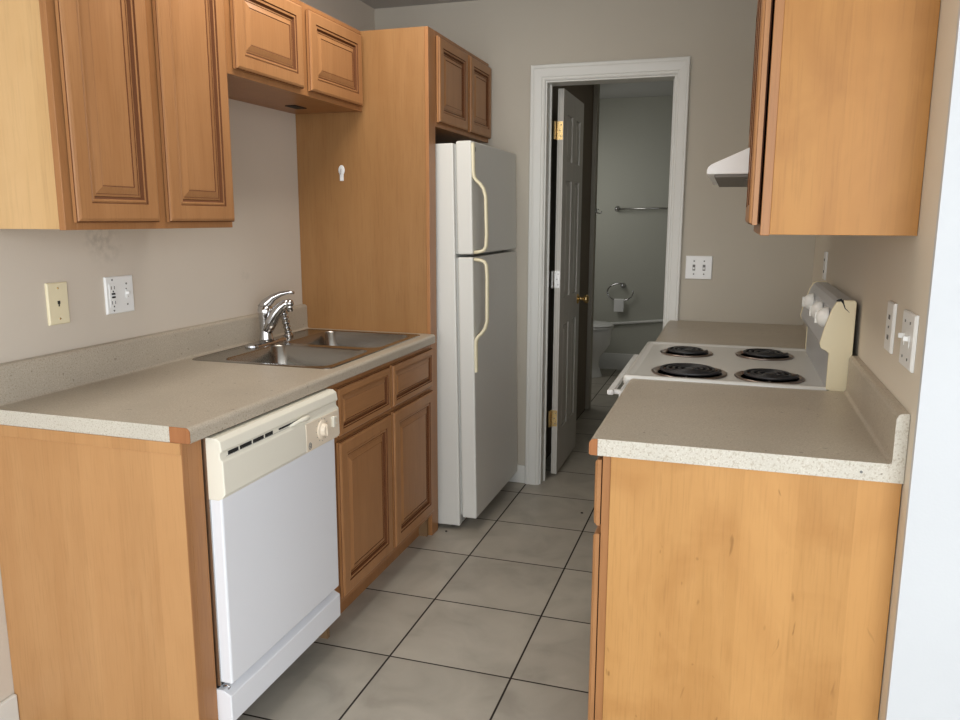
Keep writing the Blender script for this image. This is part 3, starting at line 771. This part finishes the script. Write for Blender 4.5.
for yk in (.985, 1.160, 1.440):
    q = MB().lathe([(.030, 0), (.0305, -.005), (.0285, -.013), (.0235, -.022), (.016, -.029), (.007, -.0325), (.0001, -.033)], (2.1035, yk, 1.120), 24, 'x')
    q.box(2.068, 2.080, yk - .004, yk + .004, 1.103, 1.137)
    link('control_knob', q, M_KNOB, bg, bevel=.001)
# oven door
ov = link('oven_door', MB().box(1.512, 1.548, SY0 + .006, SY1 - .006, .235, .870), M_APPL, t, bevel=.004)
link('oven_window', MB().box(1.509, 1.513, SY0 + .13, SY1 - .13, .42, .68), M_BLACK, ov)
q = MB().box(1.474, 1.494, SY0 + .012, SY1 - .012, .852, .868)
for yy in (SY0 + .03, SY1 - .05): q.box(1.490, 1.514, yy, yy + .02, .852, .866)
link('handle', q, M_APPL, ov, bevel=.004)
link('storage_drawer', MB().box(1.512, 1.548, SY0 + .006, SY1 - .006, .065, .228), M_APPL, t, bevel=.004)

# ------------------------------------------------------------------ wall plates right and back
t = plate('switch_plate', 'white switch plate on the right wall nearest its white end', .226, .343, 1.102, 1.216, M_PLATE, W, -1)
dots(t, [(.262, 1.196), (.310, 1.196), (.262, 1.122), (.310, 1.122)], W, -1)
for yy in (.262, .310):
    q = MB().box(W - .009, W - .0075, yy - .006, yy + .006, 1.146, 1.172).box(W - .019, W - .009, yy - .004, yy + .004, 1.160, 1.170)
    link('toggle', q, M_PLATE, t, bevel=.001)
t = plate('outlet_plate', 'narrow white outlet plate on the right wall just behind the near switch plate', .448, .523, 1.104, 1.217, M_PLATE, W, -1)
dots(t, [(.485, 1.160)], W, -1)
for zc_ in (1.183, 1.137):
    for ya in (.478, .489): link('socket_slot', MB().box(W - .0085, W - .0075, ya, ya + .003, zc_ - .005, zc_ + .005), M_BLACK, t)
t = plate('outlet_plate', 'thin white plate on the right wall above the far end of the stove', 1.885, 1.955, 1.165, 1.275, M_PLATE, W, -1)
for zc_ in (1.243, 1.197):
    for ya in (1.913, 1.924): link('socket_slot', MB().box(W - .0085, W - .0075, ya, ya + .003, zc_ - .005, zc_ + .005), M_BLACK, t)
# back wall double switch
t = thing('switch_plate', 'white double toggle switch plate on the back wall right of the doorway', 'wall plate', (1.675, YB, 1.117))
def rg(i, d): return [(1.615 + i, YB - d, 1.117 + i), (1.738 - i, YB - d, 1.117 + i), (1.738 - i, YB - d, 1.228 - i), (1.615 + i, YB - d, 1.228 - i)]
link('plate', MB().loops([rg(0, .0005), rg(0, .005), rg(.003, .0075)], [0, 0]), M_PLATE, t)
for xx in (1.654, 1.701):
    for zz in (1.203, 1.141):
        link('screw', MB().lathe([(.0035, 0), (.0035, -.0012), (.0001, -.0014)], (xx, YB - .0075, zz), 10, 'y'), M_GREY, t)
    link('toggle_slot', MB().box(xx - .006, xx + .006, YB - .0088, YB - .0075, 1.158, 1.186), M_GREY, t)
    link('toggle', MB().box(xx - .004, xx + .004, YB - .018, YB - .0088, 1.164, 1.174), M_PLATE, t, bevel=.001)

# =================================================================== BATHROOM
# toilet, facing right
t = thing('toilet', 'white toilet half hidden behind the dark hallway wall', 'toilet', (.45, 5.46, 0))
ty = 5.47
def oval(cx, rx, ry, z, n=28, back=None):
    out = []
    for k in range(n):
        a = 2 * PI * k / n; x = cx + rx * math.cos(a)
        out.append((x, ty + ry * math.sin(a), z))
    return out
q = MB().loops([oval(.56, .205, .115, 0), oval(.56, .200, .108, .02), oval(.57, .160, .085, .10), oval(.58, .165, .09, .17), oval(.59, .20, .12, .22), oval(.60, .232, .160, .28), oval(.60, .240, .174, .34), oval(.60, .243, .180, .395), oval(.60, .240, .178, .405), oval(.60, .20, .14, .405), oval(.60, .16, .11, .33)], [0] * 10)
bo = link('bowl', q, M_PORC, t)
for p in bo.data.polygons: p.use_smooth = True
q = MB().loops([oval(.605, .246, .186, .406), oval(.605, .250, .190, .414), oval(.605, .244, .185, .424), oval(.605, .15, .10, .424), oval(.605, .15, .10, .408)], [0] * 4, cap=False)
o = link('seat', q, M_PORC, t)
q = MB().loops([oval(.605, .244, .185, .427), oval(.605, .250, .190, .434), oval(.605, .240, .180, .446), oval(.605, .16, .12, .450)], [0] * 3)
o = link('lid', q, M_PORC, t)
link('tank', MB().box(.13, .315, ty - .235, ty + .235, .40, .74), M_PORC, t, bevel=.02, seg=4)
link('tank_lid', MB().box(.12, .325, ty - .245, ty + .245, .74, .775), M_PORC, t, bevel=.008)
link('pedestal', MB().box(.20, .45, ty - .10, ty + .10, 0, .40), M_PORC, t, bevel=.03, seg=4)
t.scale = (1, 1, 1.08)
# towel bar
t = thing('towel_bar', 'chrome towel bar high on the bathroom wall', 'towel bar', (1.10, YF, 1.495))
q = MB().tube([(.800, YF - .055, 1.490), (1.44, YF - .055, 1.497)], .008, 12); link('bar', q, M_STEEL, t)
for xx, zz in ((.800, 1.49), (1.44, 1.497)):
    q = MB().lathe([(.026, -.0005), (.026, -.008), (.018, -.014), (.010, -.018), (.010, -.05)], (xx, YF, zz), 20, 'y'); q.sphere((xx, YF - .055, zz), .016); link('bracket', q, M_CHROME, t)
# towel ring with a small cloth
t = thing('towel_ring', 'chrome towel ring above the slanted rail on the bathroom wall', 'towel ring', (.86, YF, .80))
q = MB().lathe([(.026, -.0005), (.026, -.008), (.016, -.016), (.010, -.02), (.010, -.05)], (.878, YF, .795), 20, 'y'); q.sphere((.878, YF - .052, .795), .016); link('bracket', q, M_CHROME, t)
rc = (.858, .735); rx_, rz_ = .118, .080
pts = [(rc[0] + rx_ * math.cos(a), YF - .052, rc[1] + rz_ * math.sin(a)) for a in [math.radians(75 + 300 * k / 30) for k in range(31)] ]
q = MB().tube(pts, .006, 8); link('ring', q, M_CHROME, t)
zz0 = rc[1] - rz_
q = MB()
sec = [(-.060, .008), (-.0605, -.10), (-.0645, -.10), (-.066, .010), (-.058, .019), (-.046, .019), (-.038, .010), (-.0395, -.07), (-.0435, -.07), (-.044, .008)]
q.prism([(YF + a, zz0 + b) for a, b in sec], .805, .895, 'x')
o = tag(link('hand_towel', q, M_CLOTH, bevel=.002), 'small white cloth folded over the chrome towel ring', 'towel')
# slanted rail
RZ = lambda x: .433 + (x - .77) * (.481 - .433) / .46
q = MB().tube([(.60, YF - .014, RZ(.60)), (1.95, YF - .014, RZ(1.95))], .013, 10)
t = tag(link('wall_rail', q, M_TRIM), 'white slanting rail low on the bathroom wall behind the toilet', 'rail')
# robe hook on the hallway wall end
t = thing('robe_hook', 'small dark metal robe hook at the end of the hallway wall', 'hook', (.872, 4.23, 1.456))
link('backplate', MB().lathe([(.016, .0005), (.016, .005), (.0001, .007)], (.872, 4.23, 1.456), 14, 'x', sy=1.5), M_STEEL, t)
q = MB().tube([(.876, 4.23, 1.452), (.890, 4.23, 1.440), (.908, 4.23, 1.442), (.916, 4.23, 1.456)], .0045, 8); q.tube([(.876, 4.23, 1.462), (.895, 4.23, 1.468)], .004, 8)
link('hook_arm', q, M_STEEL, t)

# crumbs on the tiles
CRUMBS = [(1.205, 2.09, .007, 'dark crumb on the floor tile in front of the doorway, by the right cabinets'), (.66, 1.675, .006, 'dark crumb on the floor tile at the foot of the fridge')]
for cx_, cy_, r_, lb in CRUMBS:
    q = MB().sphere((cx_, cy_, r_ * .5), r_, 8, 0, (1, .8, .5))
    tag(link('crumb', q, M_SHADOW), lb, 'debris')

# =================================================================== CAMERA
f, C, yaw, pit, rol = 785.7636, (1.8302, -1.4935, 1.4014), -.309, -.1783, .0028
sy, cy, cp_, sp_ = math.sin(yaw), math.cos(yaw), math.cos(pit), math.sin(pit)
Fw = Vector((sy * cp_, cy * cp_, sp_)); rt = Vector((cy, -sy, 0)); up = rt.cross(Fw)
Rv = rt * math.cos(rol) + up * math.sin(rol); Uv = -rt * math.sin(rol) + up * math.cos(rol)
cam = bpy.data.cameras.new('camera'); co = bpy.data.objects.new('camera', cam); COL.objects.link(co)
cam.sensor_width = 36.; cam.lens = f / 960 * 36.; cam.clip_start = .02
co.matrix_world = Matrix(((Rv.x, Uv.x, -Fw.x, C[0]), (Rv.y, Uv.y, -Fw.y, C[1]), (Rv.z, Uv.z, -Fw.z, C[2]), (0, 0, 0, 1)))
SC.camera = co

# =================================================================== LIGHT
def area(name, loc, target, sx, sy_, power, col):
    l = bpy.data.lights.new(name, 'AREA'); l.shape = 'RECTANGLE'; l.size = sx; l.size_y = sy_; l.energy = power; l.color = col
    o = bpy.data.objects.new(name, l); COL.objects.link(o); o.location = loc
    d = Vector(target) - Vector(loc); o.rotation_euler = d.to_track_quat('-Z', 'Y').to_euler()
    return o
area('window_light', (3.1, -3.6, 1.5), (.9, .6, 1.0), 2.4, 1.7, 85, (.93, .97, 1.))
area('kitchen_fill_light', (.66, .80, 2.44), (.66, .80, 0), .5, 1.2, 14, (1., .93, .84))  # unseen fill lamp added to lift the kitchen interior
area('patio_door_light', (.5, -4.2, 1.4), (2.1, .6, 1.1), 1.6, 1.9, 45, (.97, .98, 1.))
area('hall_light', (1.5, 3.4, 2.40), (1.5, 3.4, 0), .5, .9, .8, (1., .93, .82))
area('bathroom_window_light', (.25, 4.9, 1.75), (1.4, 5.6, .9), .8, .7, 6.5, (1., .98, .94))
w = bpy.data.worlds.new('World'); SC.world = w; w.use_nodes = True
bgn = w.node_tree.nodes['Background']; bgn.inputs[0].default_value = (.92, .95, 1., 1); bgn.inputs[1].default_value = 1.7
SC.view_settings.view_transform = 'Standard'; SC.view_settings.look = 'None'
SC.view_settings.exposure = 0.
